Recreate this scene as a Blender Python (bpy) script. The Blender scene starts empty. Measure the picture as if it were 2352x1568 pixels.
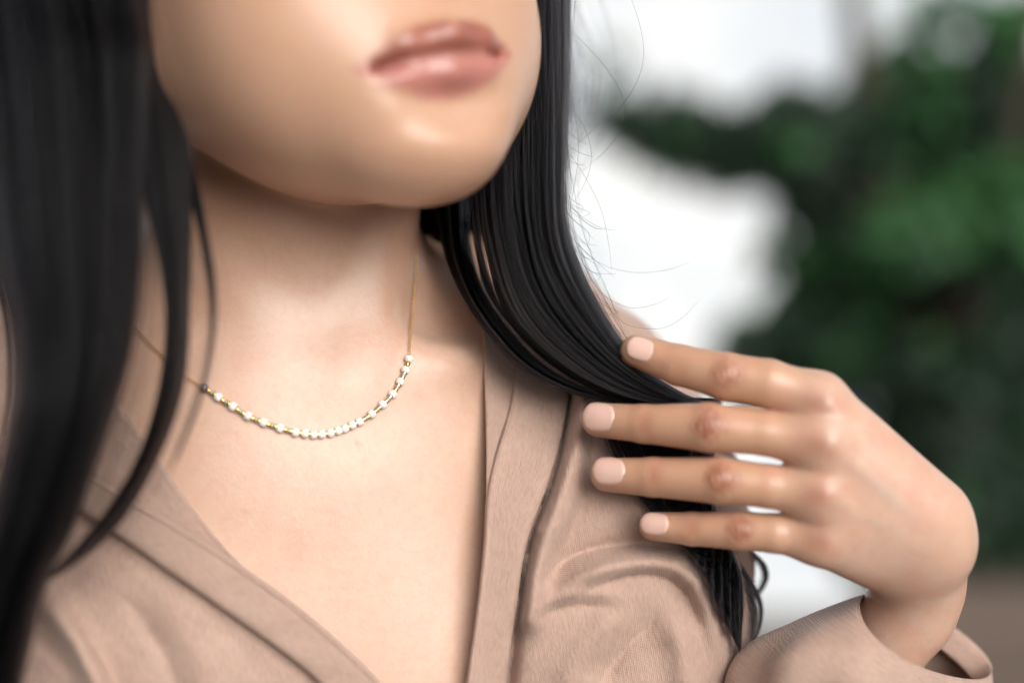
import bpy, bmesh, math, random
import numpy as np
from mathutils import Vector
random.seed(7); rng = np.random.default_rng(7)
S = bpy.context.scene
C = S.collection
# ---------------------------------------------------------------- camera
D, ZC = 0.588, 1.35                      # distance to the plane in focus, height of the lens
K = 36.0/50.0/2352.0                     # metres per photo pixel per metre of distance
cam = bpy.data.cameras.new('camera'); camo = bpy.data.objects.new('camera', cam); C.objects.link(camo)
camo.location = (0, -D, ZC); camo.rotation_euler = (math.radians(90), 0, 0)
cam.lens = 50; cam.sensor_width = 36; cam.clip_start = 0.02; cam.clip_end = 300
cam.dof.use_dof = True; cam.dof.focus_distance = D+0.001; cam.dof.aperture_fstop = 1.75; cam.dof.aperture_blades = 0
S.camera = camo
# ---------------------------------------------------------------- daylight: bright overcast, soft sun from the front right
SUN_EL, SUN_AZ = 25, 27                  # azimuth to the right of the viewing direction's back
w = bpy.data.worlds.new('World'); S.world = w; w.use_nodes = True
nt = w.node_tree; bg = nt.nodes['Background']
sky = nt.nodes.new('ShaderNodeTexSky'); sky.sky_type = 'NISHITA'; sky.sun_disc = False
sky.sun_elevation = math.radians(SUN_EL); sky.dust_density = 6; sky.ozone_density = 1; sky.air_density = 1
hs = nt.nodes.new('ShaderNodeHueSaturation'); hs.inputs['Saturation'].default_value = 0.25
nt.links.new(sky.outputs[0], hs.inputs['Color']); nt.links.new(hs.outputs[0], bg.inputs[0])
bg.inputs[1].default_value = 0.1
sl = bpy.data.lights.new('sun', 'SUN'); so = bpy.data.objects.new('sun', sl); C.objects.link(so)
sl.energy = 1.5; sl.angle = math.radians(48); sl.color = (1, 0.98, 0.95)
_el, _az = math.radians(SUN_EL), math.radians(SUN_AZ)
sdir = Vector((math.sin(_az)*math.cos(_el), -math.cos(_az)*math.cos(_el), math.sin(_el)))
so.rotation_euler = sdir.to_track_quat('Z', 'Y').to_euler(); so.location = (1, -2, 4)
sky.sun_rotation = math.atan2(sdir.x, sdir.y)
S.view_settings.view_transform = 'Standard'; S.view_settings.look = 'None'; S.view_settings.gamma = 1
S.view_settings.use_curve_mapping = False
S.view_settings.exposure = 0.3
S.cycles.use_denoising = True; S.cycles.denoising_prefilter = 'ACCURATE'
S.cycles.max_bounces = 8; S.cycles.transparent_max_bounces = 16
S.cycles.sample_clamp_indirect = 6
# ---------------------------------------------------------------- measuring: photo pixel (2352 wide) + depth -> point
def P(u, v, y):
    d = D+y
    return np.array([(u-1176)*K*d, y, ZC-(v-784)*K*d], float)
def UV(p):
    d = D+p[..., 1]
    return p[..., 0]/(K*d)+1176, 784-(p[..., 2]-ZC)/(K*d)
def px(n, y=0.0): return n*K*(D+y)
# ---------------------------------------------------------------- implicit body: soft unions of tapered capsules and ellipsoids
def smin(a, b, k):
    h = np.maximum(k-np.abs(a-b), 0)/k
    return np.minimum(a, b)-h*h*k*0.25
def smax(a, b, k): return -smin(-a, -b, k)
def cap(a, b, ra, rb):
    a = np.asarray(a, np.float32); ba = np.asarray(b, np.float32)-a; L = float(ba@ba)
    def f(p):
        t = np.clip(((p-a)@ba)/L, 0, 1)
        q = p-a-t[:, None]*ba
        return np.sqrt((q*q).sum(1))-(ra+(rb-ra)*t)
    return f
def ell(c, r, R=None):
    c = np.asarray(c, np.float32); r = np.asarray(r, np.float32)
    def f(p):
        q = p-c
        if R is not None: q = q@R
        a = q/r; k0 = np.sqrt((a*a).sum(1)); b = a/r; k1 = np.sqrt((b*b).sum(1))+1e-9
        return k0*(k0-1)/k1
    return f
def rot(yaw, pitch=0, roll=0):
    """columns = local x (her left), y (back), z (up); yaw turns her front to picture right, pitch lifts the front, roll leans to picture right"""
    cy, sy = math.cos(yaw), math.sin(yaw); cp, sp = math.cos(pitch), math.sin(pitch); cr, sr = math.cos(roll), math.sin(roll)
    Rz = np.array([[cy, -sy, 0], [sy, cy, 0], [0, 0, 1]]); Rx = np.array([[1, 0, 0], [0, cp, sp], [0, -sp, cp]])
    Ry = np.array([[cr, 0, sr], [0, 1, 0], [-sr, 0, cr]])
    return (Ry@Rz@Rx).astype(np.float32)
def union(prims):
    """prims: list of (f, k)"""
    def F(p):
        d = prims[0][0](p)
        for f, k in prims[1:]:
            d = smin(d, f(p), k)
        return d
    return F
R_ = math.radians
# ---- torso, shoulders, neck, upper arm (her left arm is at picture right)
TR = rot(R_(13), R_(-8))
def T(x, f, z, o=P(650, 1000, 0.070)): return o+TR@np.array([x, -f, z])/1000
torso_p = [
    (ell(T(0, 6, -95), (0.165, 0.098, 0.20), TR), 0),
    (ell(T(62, 42, -150), (0.075, 0.062, 0.085), TR), 0.07), (ell(T(-62, 42, -150), (0.075, 0.062, 0.085), TR), 0.07),
    (ell(T(0, 0, -260), (0.150, 0.095, 0.16), TR), 0.08),
    (cap(P(640, 900, 0.085), P(1335, 900, 0.105), 0.036, 0.033), 0.045),
    (cap(P(640, 860, 0.080), P(-250, 960, 0.03), 0.038, 0.042), 0.06),
    (cap(P(1335, 900, 0.105), P(1405, 1130, 0.075), 0.033, 0.040), 0.03),
    (cap(P(1405, 1130, 0.075), P(1470, 2100, 0.05), 0.040, 0.038), 0.05),
    (cap(P(-250, 960, 0.03), P(-350, 1900, 0.03), 0.042, 0.036), 0.03),
    (cap(P(665, 880, 0.062), P(650, 480, 0.045), 0.0485, 0.0485), 0.022),
    (cap(P(650, 480, 0.045), P(700, 150, 0.035), 0.0485, 0.052), 0.03),
    (cap(P(720, 530, 0.118), P(1230, 715, 0.122), 0.024, 0.026), 0.02),
    (cap(P(600, 470, 0.075), P(170, 730, 0.050), 0.026, 0.030), 0.02),
    # collar bones
    (cap(P(790, 900, 0.010), P(1010, 815, 0.027), 0.0065, 0.0065), 0.022), (cap(P(1010, 815, 0.027), P(1300, 800, 0.075), 0.0065, 0.007), 0.022),
    (cap(P(430, 500, 0.012), P(660, 860, 0.008), 0.007, 0.006), 0.022), (cap(P(905, 480, 0.030), P(800, 870, 0.012), 0.006, 0.006), 0.02),
    (cap(P(560, 905, 0.008), P(240, 890, 0.002), 0.006, 0.005), 0.03),
]
torso_u = union(torso_p)
hollows = [ell(P(1045, 722, 0.022), (0.017, 0.013, 0.010))]
def torso(p):
    d = torso_u(p); s_ = (np.abs(d) < 0.03) & (p[:, 1] < 0.06)
    if s_.any():
        q = p[s_]; e = d[s_]
        for h_ in hollows: e = smax(e, -h_(q), 0.018)
        d[s_] = e
    return d
# ---- head
HS = 1.12
HR = rot(R_(36), R_(4), R_(-6))
HO = P(1050, 124, -0.083)-HR@np.array([0, -97, -72])*HS/1000      # mouth's middle sits where the photo has it
def H(x, f, z): return HO+HR@np.array([x, -f, z])*HS/1000
def he(x, f, z, rx, rf, rz): return ell(H(x, f, z), np.array([rx, rf, rz])*HS/1000, HR)
def hc(a, b, ra, rb): return cap(H(*a), H(*b), ra*HS/1000, rb*HS/1000)
m = HS/1000
head_p = [
    (he(0, -8, 30, 74, 94, 86), 0),
    (he(0, 28, -35, 60, 58, 70), 40*m),
    (hc((-53, 6, -55), (-15, 66, -92), 14, 15), 30*m), (hc((48, 8, -66), (14, 66, -92), 13, 15), 30*m),
    (he(0, 74, -91.5, 18, 16.5, 15.5), 20*m),
    (he(-30, 52, -52, 30, 30, 36), 25*m), (he(30, 52, -52, 30, 30, 36), 25*m),
    (he(0, 70, -70, 32, 20, 27), 18*m),
    (hc((0, 88, 12), (0, 108, -30), 8, 10.5), 14*m), (hc((-12, 92, -35), (12, 92, -35), 7.5, 7.5), 8*m),
    # lips
    (hc((0, 93.5, -65.5), (-14.69, 89.5, -68.1159), 5.2, 4.6), 5*m), (hc((-14.69, 89.5, -68.1159), (-30.51, 77, -74.3561), 4.4, 2.2), 5*m),
    (hc((0, 93.5, -65.5), (13.221, 89.5, -65.0457), 5.2, 4.6), 5*m), (hc((13.221, 89.5, -65.0457), (27.459, 77, -67.9795), 4.4, 2.2), 5*m),
    (hc((0, 91, -78.5), (-14.69, 87, -79.1159), 6.2, 5.4), 5*m), (hc((-14.69, 87, -79.1159), (-29.38, 76, -75.7318), 5.2, 2.4), 5*m),
    (hc((0, 91, -78.5), (13.221, 87, -76.0457), 6.2, 5.4), 5*m), (hc((13.221, 87, -76.0457), (26.442, 76, -69.5914), 5.2, 2.4), 5*m),
]
head0 = union(head_p)
groove = [hc((0, 98, -71.6), (-15.82, 94, -73.3402), 1.9, 1.9), hc((-15.82, 94, -73.3402), (-31.64, 79, -75.6804), 1.9, 1.7),
          hc((0, 98, -71.6), (13.5, 95, -70.2), 1.9, 1.6), hc((13.5, 95, -70.2), (26.5, 83, -69.3), 1.5, 0.9)]
sulc = he(0, 103.5, -87.5, 20, 13, 6.0)
def head(p):
    d = head0(p); g = groove[0](p)
    for q in groove[1:]: g = np.minimum(g, q(p))
    d = smax(d, -g, 2.2*m)
    return smax(d, -sulc(p), 14*m)
# ---- forearm and hand: joints as (u, v, depth, radius in photo px)
def chain(js, k):
    out = []
    for (u, v, y, r), (u2, v2, y2, r2) in zip(js, js[1:]):
        out.append((cap(P(u, v, y), P(u2, v2, y2), px(r, y), px(r2, y2)), k))
    return out
FING = {
 'index':  [(1462, 806, -0.014, 38), (1560, 838, -0.022, 47), (1668, 864, -0.030, 54), (1765, 880, -0.033, 55), (1880, 920, -0.034, 59)],
 'middle': [(1376, 964, -0.012, 39), (1480, 973, -0.022, 44), (1628, 981, -0.033, 56), (1755, 995, -0.036, 50), (1885, 1018, -0.038, 62)],
 'ring':   [(1395, 1090, -0.012, 39), (1500, 1095, -0.021, 45), (1655, 1103, -0.032, 54), (1765, 1116, -0.035, 50), (1880, 1134, -0.036, 60)],
 'pinky':  [(1501, 1208, -0.014, 33), (1590, 1214, -0.020, 38), (1700, 1218, -0.028, 45), (1780, 1224, -0.031, 45), (1880, 1236, -0.031, 54)],
}
WR = {'index': (2140, 1172, -0.022, 74), 'middle': (2148, 1225, -0.022, 79), 'ring': (2125, 1270, -0.018, 80), 'pinky': (2060, 1300, -0.012, 72)}
fingers = [union(chain(FING[n], px(8))) for n in FING]
palm_p = []
for n in FING: palm_p += [(cap(P(*FING[n][-1][:3]), P(*WR[n][:3]), px(FING[n][-1][3]), px(WR[n][3])), px(60))]
palm_p += [(cap(P(1930, 1060, -0.022), P(2080, 1220, -0.012), px(90), px(95)), px(60)),
           (cap(P(1925, 1010, -0.030), P(1925, 1190, -0.028), px(62), px(60)), px(40)),
           (cap(P(1900, 930, -0.0432), P(2120, 1150, -0.0325), px(13), px(15)), px(18)), (cap(P(1905, 1022, -0.0465), P(2110, 1190, -0.0335), px(13), px(15)), px(18)),
           (cap(P(1900, 1136, -0.0445), P(2080, 1230, -0.031), px(13), px(14)), px(18)), (cap(P(1900, 1238, -0.0385), P(2040, 1270, -0.0255), px(11), px(12)), px(18)),
           # thumb, folded behind the palm
           (cap(P(2090, 1130, 0.0), P(1930, 1020, 0.022), px(70), px(60)), px(60)),
           (cap(P(1930, 1020, 0.022), P(1790, 975, 0.030), px(56), px(48)), px(30)),
           (cap(P(1790, 975, 0.030), P(1690, 968, 0.030), px(46), px(38)), px(20)),
           # wrist and forearm
           (cap(P(2132, 1258, -0.012), P(2098, 1400, 0.004), px(88), px(93)), px(60)),
           (cap(P(2112, 1345, 0.0), P(1985, 1580, 0.012), px(90), px(96)), px(50)),
           (cap(P(1985, 1580, 0.012), P(1760, 2150, 0.06), px(92), px(135)), px(50))]
palm = union(palm_p)
def hand(p):
    f = fingers[0](p)
    for g in fingers[1:]: f = smin(f, g(p), px(10))
    return smin(f, palm(p), px(34))
elbow = cap(P(1760, 2150, 0.06), P(1500, 2100, 0.05), px(135), 0.037)
HEAD_BOX = (HO-0.17, HO+0.17)
def boxd(p, lo, hi):
    q = np.maximum(np.maximum(lo-p, p-hi), 0); return np.sqrt((q*q).sum(1))
hand_lo = np.minimum(P(1380, 700, 0.05), P(1300, 2300, -0.1))-0.02; hand_hi = np.maximum(P(2400, 700, 0.09), P(2400, 700, -0.07))+0.02
def grp(f, lo, hi):
    lo = np.asarray(lo, np.float32); hi = np.asarray(hi, np.float32)
    def F(p):
        b = boxd(p, lo, hi); out = b+0.03; s = b < 0.06
        if s.any(): out[s] = f(p[s])
        return out
    return F
headG = grp(head, *HEAD_BOX); handG = grp(hand, hand_lo, hand_hi)
def body(p):
    d = torso(p)
    d = smin(d, headG(p), 0.007)
    d = smin(d, elbow(p), 0.03)
    d = np.minimum(d, handG(p))
    return d
# ---------------------------------------------------------------- surface nets
def surface_nets(f, lo, hi, h, B=6):
    lo = np.asarray(lo, np.float32); n = np.ceil((np.asarray(hi)-lo)/h).astype(int); n = ((n+B-1)//B)*B
    nb = n//B
    bc = np.stack(np.meshgrid(*[np.arange(k) for k in nb], indexing='ij'), -1).reshape(-1, 3)
    ctr = lo+(bc+0.5)*B*h
    dv = np.concatenate([f(c.astype(np.float32)) for c in np.array_split(ctr, max(1, len(ctr)//200000))])
    vol = np.repeat(np.repeat(np.repeat(np.sign(dv).reshape(nb), B, 0), B, 1), B, 2).astype(np.float32)
    act = bc[np.abs(dv) < B*h*1.35]
    off = np.stack(np.meshgrid(*[np.arange(B)]*3, indexing='ij'), -1).reshape(-1, 3)
    for ch in np.array_split(act, max(1, len(act)*B**3//400000)):
        ii = (ch[:, None, :]*B+off[None]).reshape(-1, 3)
        vol[ii[:, 0], ii[:, 1], ii[:, 2]] = f((lo+ii*h).astype(np.float32))
    s = vol < 0
    cnt = np.zeros(n-1, np.int8)
    sl_ = lambda a, i, j, k: a[i:n[0]-1+i, j:n[1]-1+j, k:n[2]-1+k]
    for i in (0, 1):
        for j in (0, 1):
            for k in (0, 1): cnt += sl_(s, i, j, k)
    cells = np.argwhere((cnt > 0) & (cnt < 8))
    idx = np.full(n-1, -1, np.int32); idx[tuple(cells.T)] = np.arange(len(cells))
    acc = np.zeros((len(cells), 3), np.float64); num = np.zeros(len(cells))
    cor = [(i, j, k) for i in (0, 1) for j in (0, 1) for k in (0, 1)]
    val = {c: vol[cells[:, 0]+c[0], cells[:, 1]+c[1], cells[:, 2]+c[2]] for c in cor}
    for c in cor:
        for a in range(3):
            if c[a] == 0:
                e = list(c); e[a] = 1; e = tuple(e)
                m_ = (val[c] < 0) != (val[e] < 0)
                t = val[c]/(val[c]-val[e]+1e-20)
                pos = np.tile(np.array(c, float), (len(cells), 1)); pos[:, a] = t
                acc[m_] += pos[m_]; num[m_] += 1
    V = lo+(cells+acc/num[:, None])*h
    F = []
    for a in range(3):
        b, c = (a+1) % 3, (a+2) % 3
        s0 = [slice(None)]*3; s1 = [slice(None)]*3; s0[a] = slice(0, -1); s1[a] = slice(1, None)
        x = s[tuple(s0)] != s[tuple(s1)]
        e = np.argwhere(x)
        ok = (e[:, b] > 0) & (e[:, c] > 0) & (e[:, b] < n[b]-1) & (e[:, c] < n[c]-1); e = e[ok]
        ins = s[tuple(e.T)]
        q = []
        for db, dc in ((-1, -1), (0, -1), (0, 0), (-1, 0)):
            t = e.copy(); t[:, b] += db; t[:, c] += dc; q.append(idx[tuple(t.T)])
        q = np.stack(q, 1); q[~ins] = q[~ins][:, ::-1]
        F.append(q)
    return V, np.concatenate(F)
def relax(f, V, it=2):
    """slide the vertices onto the surface itself"""
    V = V.astype(np.float32); e = 0.0006
    for _ in range(it):
        d = f(V); g = np.stack([f(V+e*np.eye(3, dtype=np.float32)[i])-f(V-e*np.eye(3, dtype=np.float32)[i]) for i in range(3)], 1)/(2*e)
        g2 = np.maximum((g*g).sum(1), 0.3); V = V-np.clip(d/g2, -0.002, 0.002)[:, None]*g
    return V
def lap(V, F, it=2, lam=0.5):
    for _ in range(it):
        A = np.zeros_like(V); n = np.zeros(len(V))
        for i in range(4):
            for j in ((i+1) % 4, (i+3) % 4):
                for k in range(3): A[:, k] += np.bincount(F[:, i], V[F[:, j], k], len(V))
                n += np.bincount(F[:, i], minlength=len(V))
        V = V+lam*(A/np.maximum(n, 1)[:, None]-V)
    return V
def cast(f, u, v, y0=-0.2, y1=0.25, off=0.0):
    """walk from the lens through photo pixels to a surface: points, for laying things on it"""
    u = np.atleast_1d(np.asarray(u, float)); v = np.atleast_1d(np.asarray(v, float))
    o = np.array([0, -D, ZC]); d = np.stack([(u-1176)*K, np.ones_like(u), -(v-784)*K], 1); ln = np.sqrt((d*d).sum(1))
    t = np.full(len(u), D+y0)
    for _ in range(90):
        s = f((o+d*t[:, None]).astype(np.float32))-off
        t = np.minimum(t+0.8*s/ln, D+y1)
    return o+d*t[:, None]

# ---------------------------------------------------------------- the top: a thicker skin over torso and arm, with folds
def poly_dist(u, v, pts):
    """distance in photo px to a polyline, and the fraction along it"""
    pts = np.asarray(pts, float); best = np.full(u.shape, 1e9); tt = np.zeros(u.shape)
    seg = np.sqrt(((pts[1:]-pts[:-1])**2).sum(1)); cum = np.concatenate([[0], np.cumsum(seg)])/seg.sum()
    for i in range(len(pts)-1):
        a = pts[i]; b = pts[i+1]-a; L = b@b
        t = np.clip(((u-a[0])*b[0]+(v-a[1])*b[1])/L, 0, 1)
        d = np.hypot(u-a[0]-t*b[0], v-a[1]-t*b[1]); c = d < best
        best[c] = d[c]; tt[c] = (cum[i]+t*(cum[i+1]-cum[i]))[c]
    return best, tt
def smooth_line(pts, n=24):
    """Catmull-Rom through the points, evenly spaced"""
    p = np.asarray(pts, float); p = np.concatenate([[2*p[0]-p[1]], p, [2*p[-1]-p[-2]]])
    out = []
    for i in range(1, len(p)-2):
        t = np.linspace(0, 1, 12, endpoint=False)[:, None]
        a, b, c, d = p[i-1:i+3]
        out.append(0.5*((2*b)+(c-a)*t+(2*a-5*b+4*c-d)*t*t+(3*b-a-3*c+d)*t**3))
    out = np.concatenate(out+[p[-2:-1]])
    s = np.concatenate([[0], np.cumsum(np.sqrt(((out[1:]-out[:-1])**2).sum(1)))])
    q = np.linspace(0, s[-1], n)
    return np.stack([np.interp(q, s, out[:, k]) for k in range(out.shape[1])], 1)
FOLDS = [  # height mm, half-width px, ends tapered, line
 (10.35, 30, 0, [(1348, 860), (1330, 980), (1290, 1130), (1243, 1270), (1215, 1420)]),
 (-10.35, 15, 0, [(1310, 880), (1274, 1080), (1210, 1260), (1170, 1560), (1150, 1700)]),
 (-7.8, 34, 1, [(1205, 1385), (1290, 1292), (1380, 1256), (1500, 1250), (1610, 1285)]),
 (9.2, 30, 1, [(1215, 1430), (1320, 1335), (1420, 1298), (1520, 1292), (1595, 1330), (1640, 1440), (1665, 1600)]),
 (-4.55, 15, 1, [(1300, 1390), (1400, 1335), (1490, 1320), (1550, 1338), (1590, 1395), (1606, 1470)]),
 (6.5, 40, 1, [(1525, 1400), (1555, 1450), (1575, 1510), (1585, 1640)]),
 (-5.85, 40, 1, [(1530, 1375), (1490, 1435), (1430, 1495), (1360, 1610)]),
 (2.08, 14, 1, [(1225, 1400), (1290, 1370), (1370, 1362), (1450, 1372)]), (-2.08, 12, 1, [(1222, 1425), (1290, 1396), (1370, 1392), (1440, 1405)]),
 (1.95, 12, 1, [(1340, 960), (1330, 1100), (1290, 1220), (1255, 1300)]), (-1.95, 12, 1, [(1362, 980), (1352, 1110), (1312, 1230), (1280, 1290)]),
 (3.25, 34, 1, [(1440, 1370), (1390, 1440), (1320, 1530), (1270, 1640)]),
 (9.1, 34, 1, [(60, 1310), (120, 1400), (190, 1500), (260, 1660)]),
 (-3.5, 34, 1, [(170, 1420), (240, 1520), (330, 1700)]),
 (3.25, 50, 1, [(330, 1330), (430, 1450), (520, 1640)]),
 (-2.6, 40, 1, [(250, 1330), (360, 1470), (430, 1640)]),
]
FOLDS = [(h, w, t, smooth_line(l, 14)) for h, w, t, l in FOLDS]
_ng = np.random.default_rng(3).normal(0, 1, (64, 64))
def vnoise(x, y):
    """smooth value noise on a repeating 64 x 64 table"""
    i = np.floor(x).astype(int); j = np.floor(y).astype(int); a = x-i; b = y-j; a = a*a*(3-2*a); b = b*b*(3-2*b)
    g_ = lambda p, q: _ng[p % 64, q % 64]
    return (g_(i, j)*(1-a)+g_(i+1, j)*a)*(1-b)+(g_(i, j+1)*(1-a)+g_(i+1, j+1)*a)*b
def fold_height(u, v):
    a_ = np.where(u < 900, 0.6, -0.5)
    p_, q_ = u*np.cos(a_)+v*np.sin(a_), -u*np.sin(a_)+v*np.cos(a_)
    H_ = 0.00035*vnoise(p_/170, q_/52)+0.0002*vnoise(p_/70+7, q_/26)
    for h, w, tap, line in FOLDS:
        d, t = poly_dist(u, v, line)
        g = h/1000*(np.exp(-(d/w)**2) if h > 0 else np.exp(-(np.sqrt(d*d+9)-3)/(0.8*w)))
        if tap: q = np.clip(np.minimum(t, 1-t)*3.2, 0, 1); g = g*q*q*(3-2*q)
        H_ += g
    return H_
cloth_core = union([torso_p[i] for i in range(9)]+[torso_p[11],
    (cap(P(1400, 1330, 0.055), P(1490, 2100, 0.045), 0.041, 0.050), 0.03),
    (ell(P(1310, 1330, 0.055), (0.060, 0.050, 0.06)), 0.05)])
def cloth(p):
    d = cloth_core(p)-0.0045
    s = np.abs(d) < 0.02
    if s.any():
        q = p[s]; u, v = UV(q.astype(float)); wgt = np.clip((0.085-q[:, 1])/0.04, 0, 1)
        d[s] = d[s]-(fold_height(u, v)*wgt).astype(np.float32)
    return d
NECK = [(60, 200), (150, 700), (225, 925), (290, 1020), (360, 1130), (530, 1320), (700, 1445), (860, 1590), (990, 1745),
        (1104, 1568), (1138, 1200), (1146, 950), (1140, 750), (1180, 640), (1260, 420), (1100, 200)]
def in_poly(u, v, poly):
    c = np.zeros(u.shape, bool); n = len(poly)
    for i in range(n):
        (x1, y1), (x2, y2) = poly[i], poly[(i+1) % n]
        if y1 == y2: continue
        t = ((y1 > v) != (y2 > v)) & (u < (x2-x1)*(v-y1)/(y2-y1)+x1); c ^= t
    return c
# ---------------------------------------------------------------- objects
def mk(name, V, F, mat=None, parent=None, smooth=True):
    me = bpy.data.meshes.new(name); V = np.asarray(V, np.float32)
    if isinstance(F, np.ndarray):
        me.vertices.add(len(V)); me.vertices.foreach_set('co', V.ravel())
        n, k = F.shape
        me.loops.add(n*k); me.loops.foreach_set('vertex_index', F.astype(np.int32).ravel())
        me.polygons.add(n); me.polygons.foreach_set('loop_start', np.arange(0, n*k, k, dtype=np.int32))
        me.update(calc_edges=True)
    else:
        me.from_pydata(V.tolist(), [], [list(f) for f in F]); me.update()
    me.polygons.foreach_set('use_smooth', np.full(len(me.polygons), smooth)); me.validate()
    o = bpy.data.objects.new(name, me); C.objects.link(o)
    if mat: me.materials.append(mat)
    if parent: o.parent = parent
    return o
def attr(o, name, val):
    a = o.data.attributes.new(name, 'FLOAT', 'POINT'); a.data.foreach_set('value', np.asarray(val, np.float32))
def tag(o, label=None, cat=None, group=None, kind=None):
    for k, v in (('label', label), ('category', cat), ('group', group), ('kind', kind)):
        if v: o[k] = v
    return o
class M:
    """tiny node-material builder"""
    def __init__(s, name):
        s.m = bpy.data.materials.new(name); s.m.use_nodes = True; s.t = s.m.node_tree; s.b = s.t.nodes['Principled BSDF']
    def n(s, typ, ins=None, **kw):
        x = s.t.nodes.new('ShaderNode'+typ)
        for k, v in kw.items(): setattr(x, k, v)
        for k, v in (ins or {}).items():
            if isinstance(v, bpy.types.NodeSocket): s.t.links.new(v, x.inputs[k])
            else: x.inputs[k].default_value = v
        return x
    def set(s, **kw):
        for k, v in kw.items():
            k = k.replace('_', ' ')
            if isinstance(v, bpy.types.NodeSocket): s.t.links.new(v, s.b.inputs[k])
            else: s.b.inputs[k].default_value = v
    def mix(s, f, a, b, mode='MIX'):
        x = s.n('Mix', data_type='RGBA', blend_type=mode)
        for i, v in ((0, f), (6, a), (7, b)):
            if isinstance(v, bpy.types.NodeSocket): s.t.links.new(v, x.inputs[i])
            else: x.inputs[i].default_value = v
        return x.outputs[2]
    def at(s, name): return s.n('Attribute', attribute_name=name).outputs['Fac']
    def noise(s, scale, detail=3, rough=0.5, vec=None):
        x = s.n('TexNoise', {'Scale': scale, 'Detail': detail, 'Roughness': rough})
        s.t.links.new(vec if vec else s.n('TexCoord').outputs['Object'], x.inputs['Vector']); return x.outputs['Fac']
    def ramp(s, f, lo, hi):
        x = s.n('MapRange', {'Value': f, 'From Min': lo, 'From Max': hi}); return x.outputs[0]
# ---- skin
k = M('skin')
base = k.mix(k.ramp(k.noise(22, 4), 0.35, 0.7), (0.61, 0.415, 0.32, 1), (0.67, 0.47, 0.37, 1))
base = k.mix(k.n('Math', {0: k.ramp(k.noise(320, 2), 0.45, 0.75), 1: 0.3}, operation='MULTIPLY').outputs[0], base, (0.52, 0.28, 0.20, 1))
base = k.mix(k.n('Math', {0: k.ramp(k.noise(95, 4, 0.65), 0.48, 0.72), 1: 0.38}, operation='MULTIPLY').outputs[0], base, (0.60, 0.31, 0.24, 1))
base = k.mix(k.at('tan'), base, (0.545, 0.312, 0.20, 1))
hm_ = k.n('Math', {0: k.ramp(k.noise(70, 3, 0.6), 0.45, 0.7), 1: k.n('Math', {0: k.at('hand'), 1: 0.5}, operation='MULTIPLY').outputs[0]}, operation='MULTIPLY').outputs[0]
base = k.mix(hm_, base, (0.60, 0.30, 0.22, 1))
base = k.mix(k.at('blush'), base, (0.60, 0.30, 0.20, 1))
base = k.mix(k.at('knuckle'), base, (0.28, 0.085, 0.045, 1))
base = k.mix(k.at('vein'), base, (0.50, 0.42, 0.36, 1))
base = k.mix(k.at('lip'), base, k.mix(k.at('lowerlip'), (0.35, 0.125, 0.09, 1), (0.46, 0.19, 0.155, 1)))  # lip red; upper lip darker, its downward-facing shade put into the colour
base = k.mix(k.at('mole'), base, (0.33, 0.15, 0.09, 1))
rough = k.n('MapRange', {'Value': k.at('lip'), 'To Min': 0.36, 'To Max': 0.30}).outputs[0]
k.set(Base_Color=base, Roughness=rough, Subsurface_Weight=0.5, Subsurface_Radius=(1, 0.38, 0.18), Subsurface_Scale=0.003, Coat_Weight=0.09, Coat_Roughness=0.32)
k.b.inputs['Specular IOR Level'].default_value = 0.5
pores = k.n('Math', {0: k.noise(900, 3, 0.6), 1: k.noise(160, 2)}, operation='ADD').outputs[0]
cre = k.n('Math', {0: k.at('crease'), 1: -3.0}, operation='MULTIPLY').outputs[0]
pores = k.n('Math', {0: pores, 1: k.n('Math', {0: k.at('vein'), 1: 5.0}, operation='MULTIPLY').outputs[0]}, operation='ADD').outputs[0]
pores = k.n('Math', {0: pores, 1: cre}, operation='ADD').outputs[0]
k.t.links.new(k.n('Bump', {'Height': pores, 'Strength': 0.2, 'Distance': 0.0005}).outputs[0], k.b.inputs['Normal'])
SKIN = k.m
# ---- knitted cloth
def knit(name, c1, c2):
    k = M(name); uvn = k.n('UVMap').outputs[0]; gen = k.n('TexCoord').outputs['UV']
    wa = k.n('TexWave', {'Vector': gen, 'Scale': 1.0, 'Distortion': 0.6, 'Detail': 1, 'Detail Scale': 3}, wave_type='BANDS', bands_direction='X')
    wb = k.n('TexWave', {'Vector': gen, 'Scale': 1.35, 'Distortion': 0.8, 'Detail': 1, 'Detail Scale': 3}, wave_type='BANDS', bands_direction='Y')
    h = k.n('Math', {0: wa.outputs['Fac'], 1: wb.outputs['Fac']}, operation='MULTIPLY').outputs[0]
    n1 = k.ramp(k.noise(55, 5, 0.6), 0.3, 0.75)
    col = k.mix(n1, c1, c2)
    col = k.mix(k.n('Math', {0: k.n('Math', {0: 1.0, 1: h}, operation='SUBTRACT').outputs[0], 1: 0.2}, operation='MULTIPLY').outputs[0], col, (c1[0]*0.45, c1[1]*0.40, c1[2]*0.38, 1))
    mp = k.n('Mapping', {'Vector': gen, 'Scale': (2.4, 0.6, 1)})
    st = k.ramp(k.noise(1.0, 3, 0.6, mp.outputs[0]), 0.3, 0.7)
    col = k.mix(k.n('Math', {0: st, 1: 0.33}, operation='MULTIPLY').outputs[0], col, (c2[0]*1.3, c2[1]*1.3, c2[2]*1.27, 1))
    h = k.n('Math', {0: h, 1: st}, operation='ADD').outputs[0]
    k.set(Base_Color=col, Roughness=0.62, Sheen_Weight=0.25, Sheen_Roughness=0.4)
    k.b.inputs['Specular IOR Level'].default_value = 0.35
    k.t.links.new(k.n('Bump', {'Height': h, 'Strength': 0.6, 'Distance': 0.0004}).outputs[0], k.b.inputs['Normal'])
    return k.m
KNIT = knit('taupe_knit', (0.44, 0.291, 0.232, 1), (0.52, 0.362, 0.296, 1))
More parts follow.
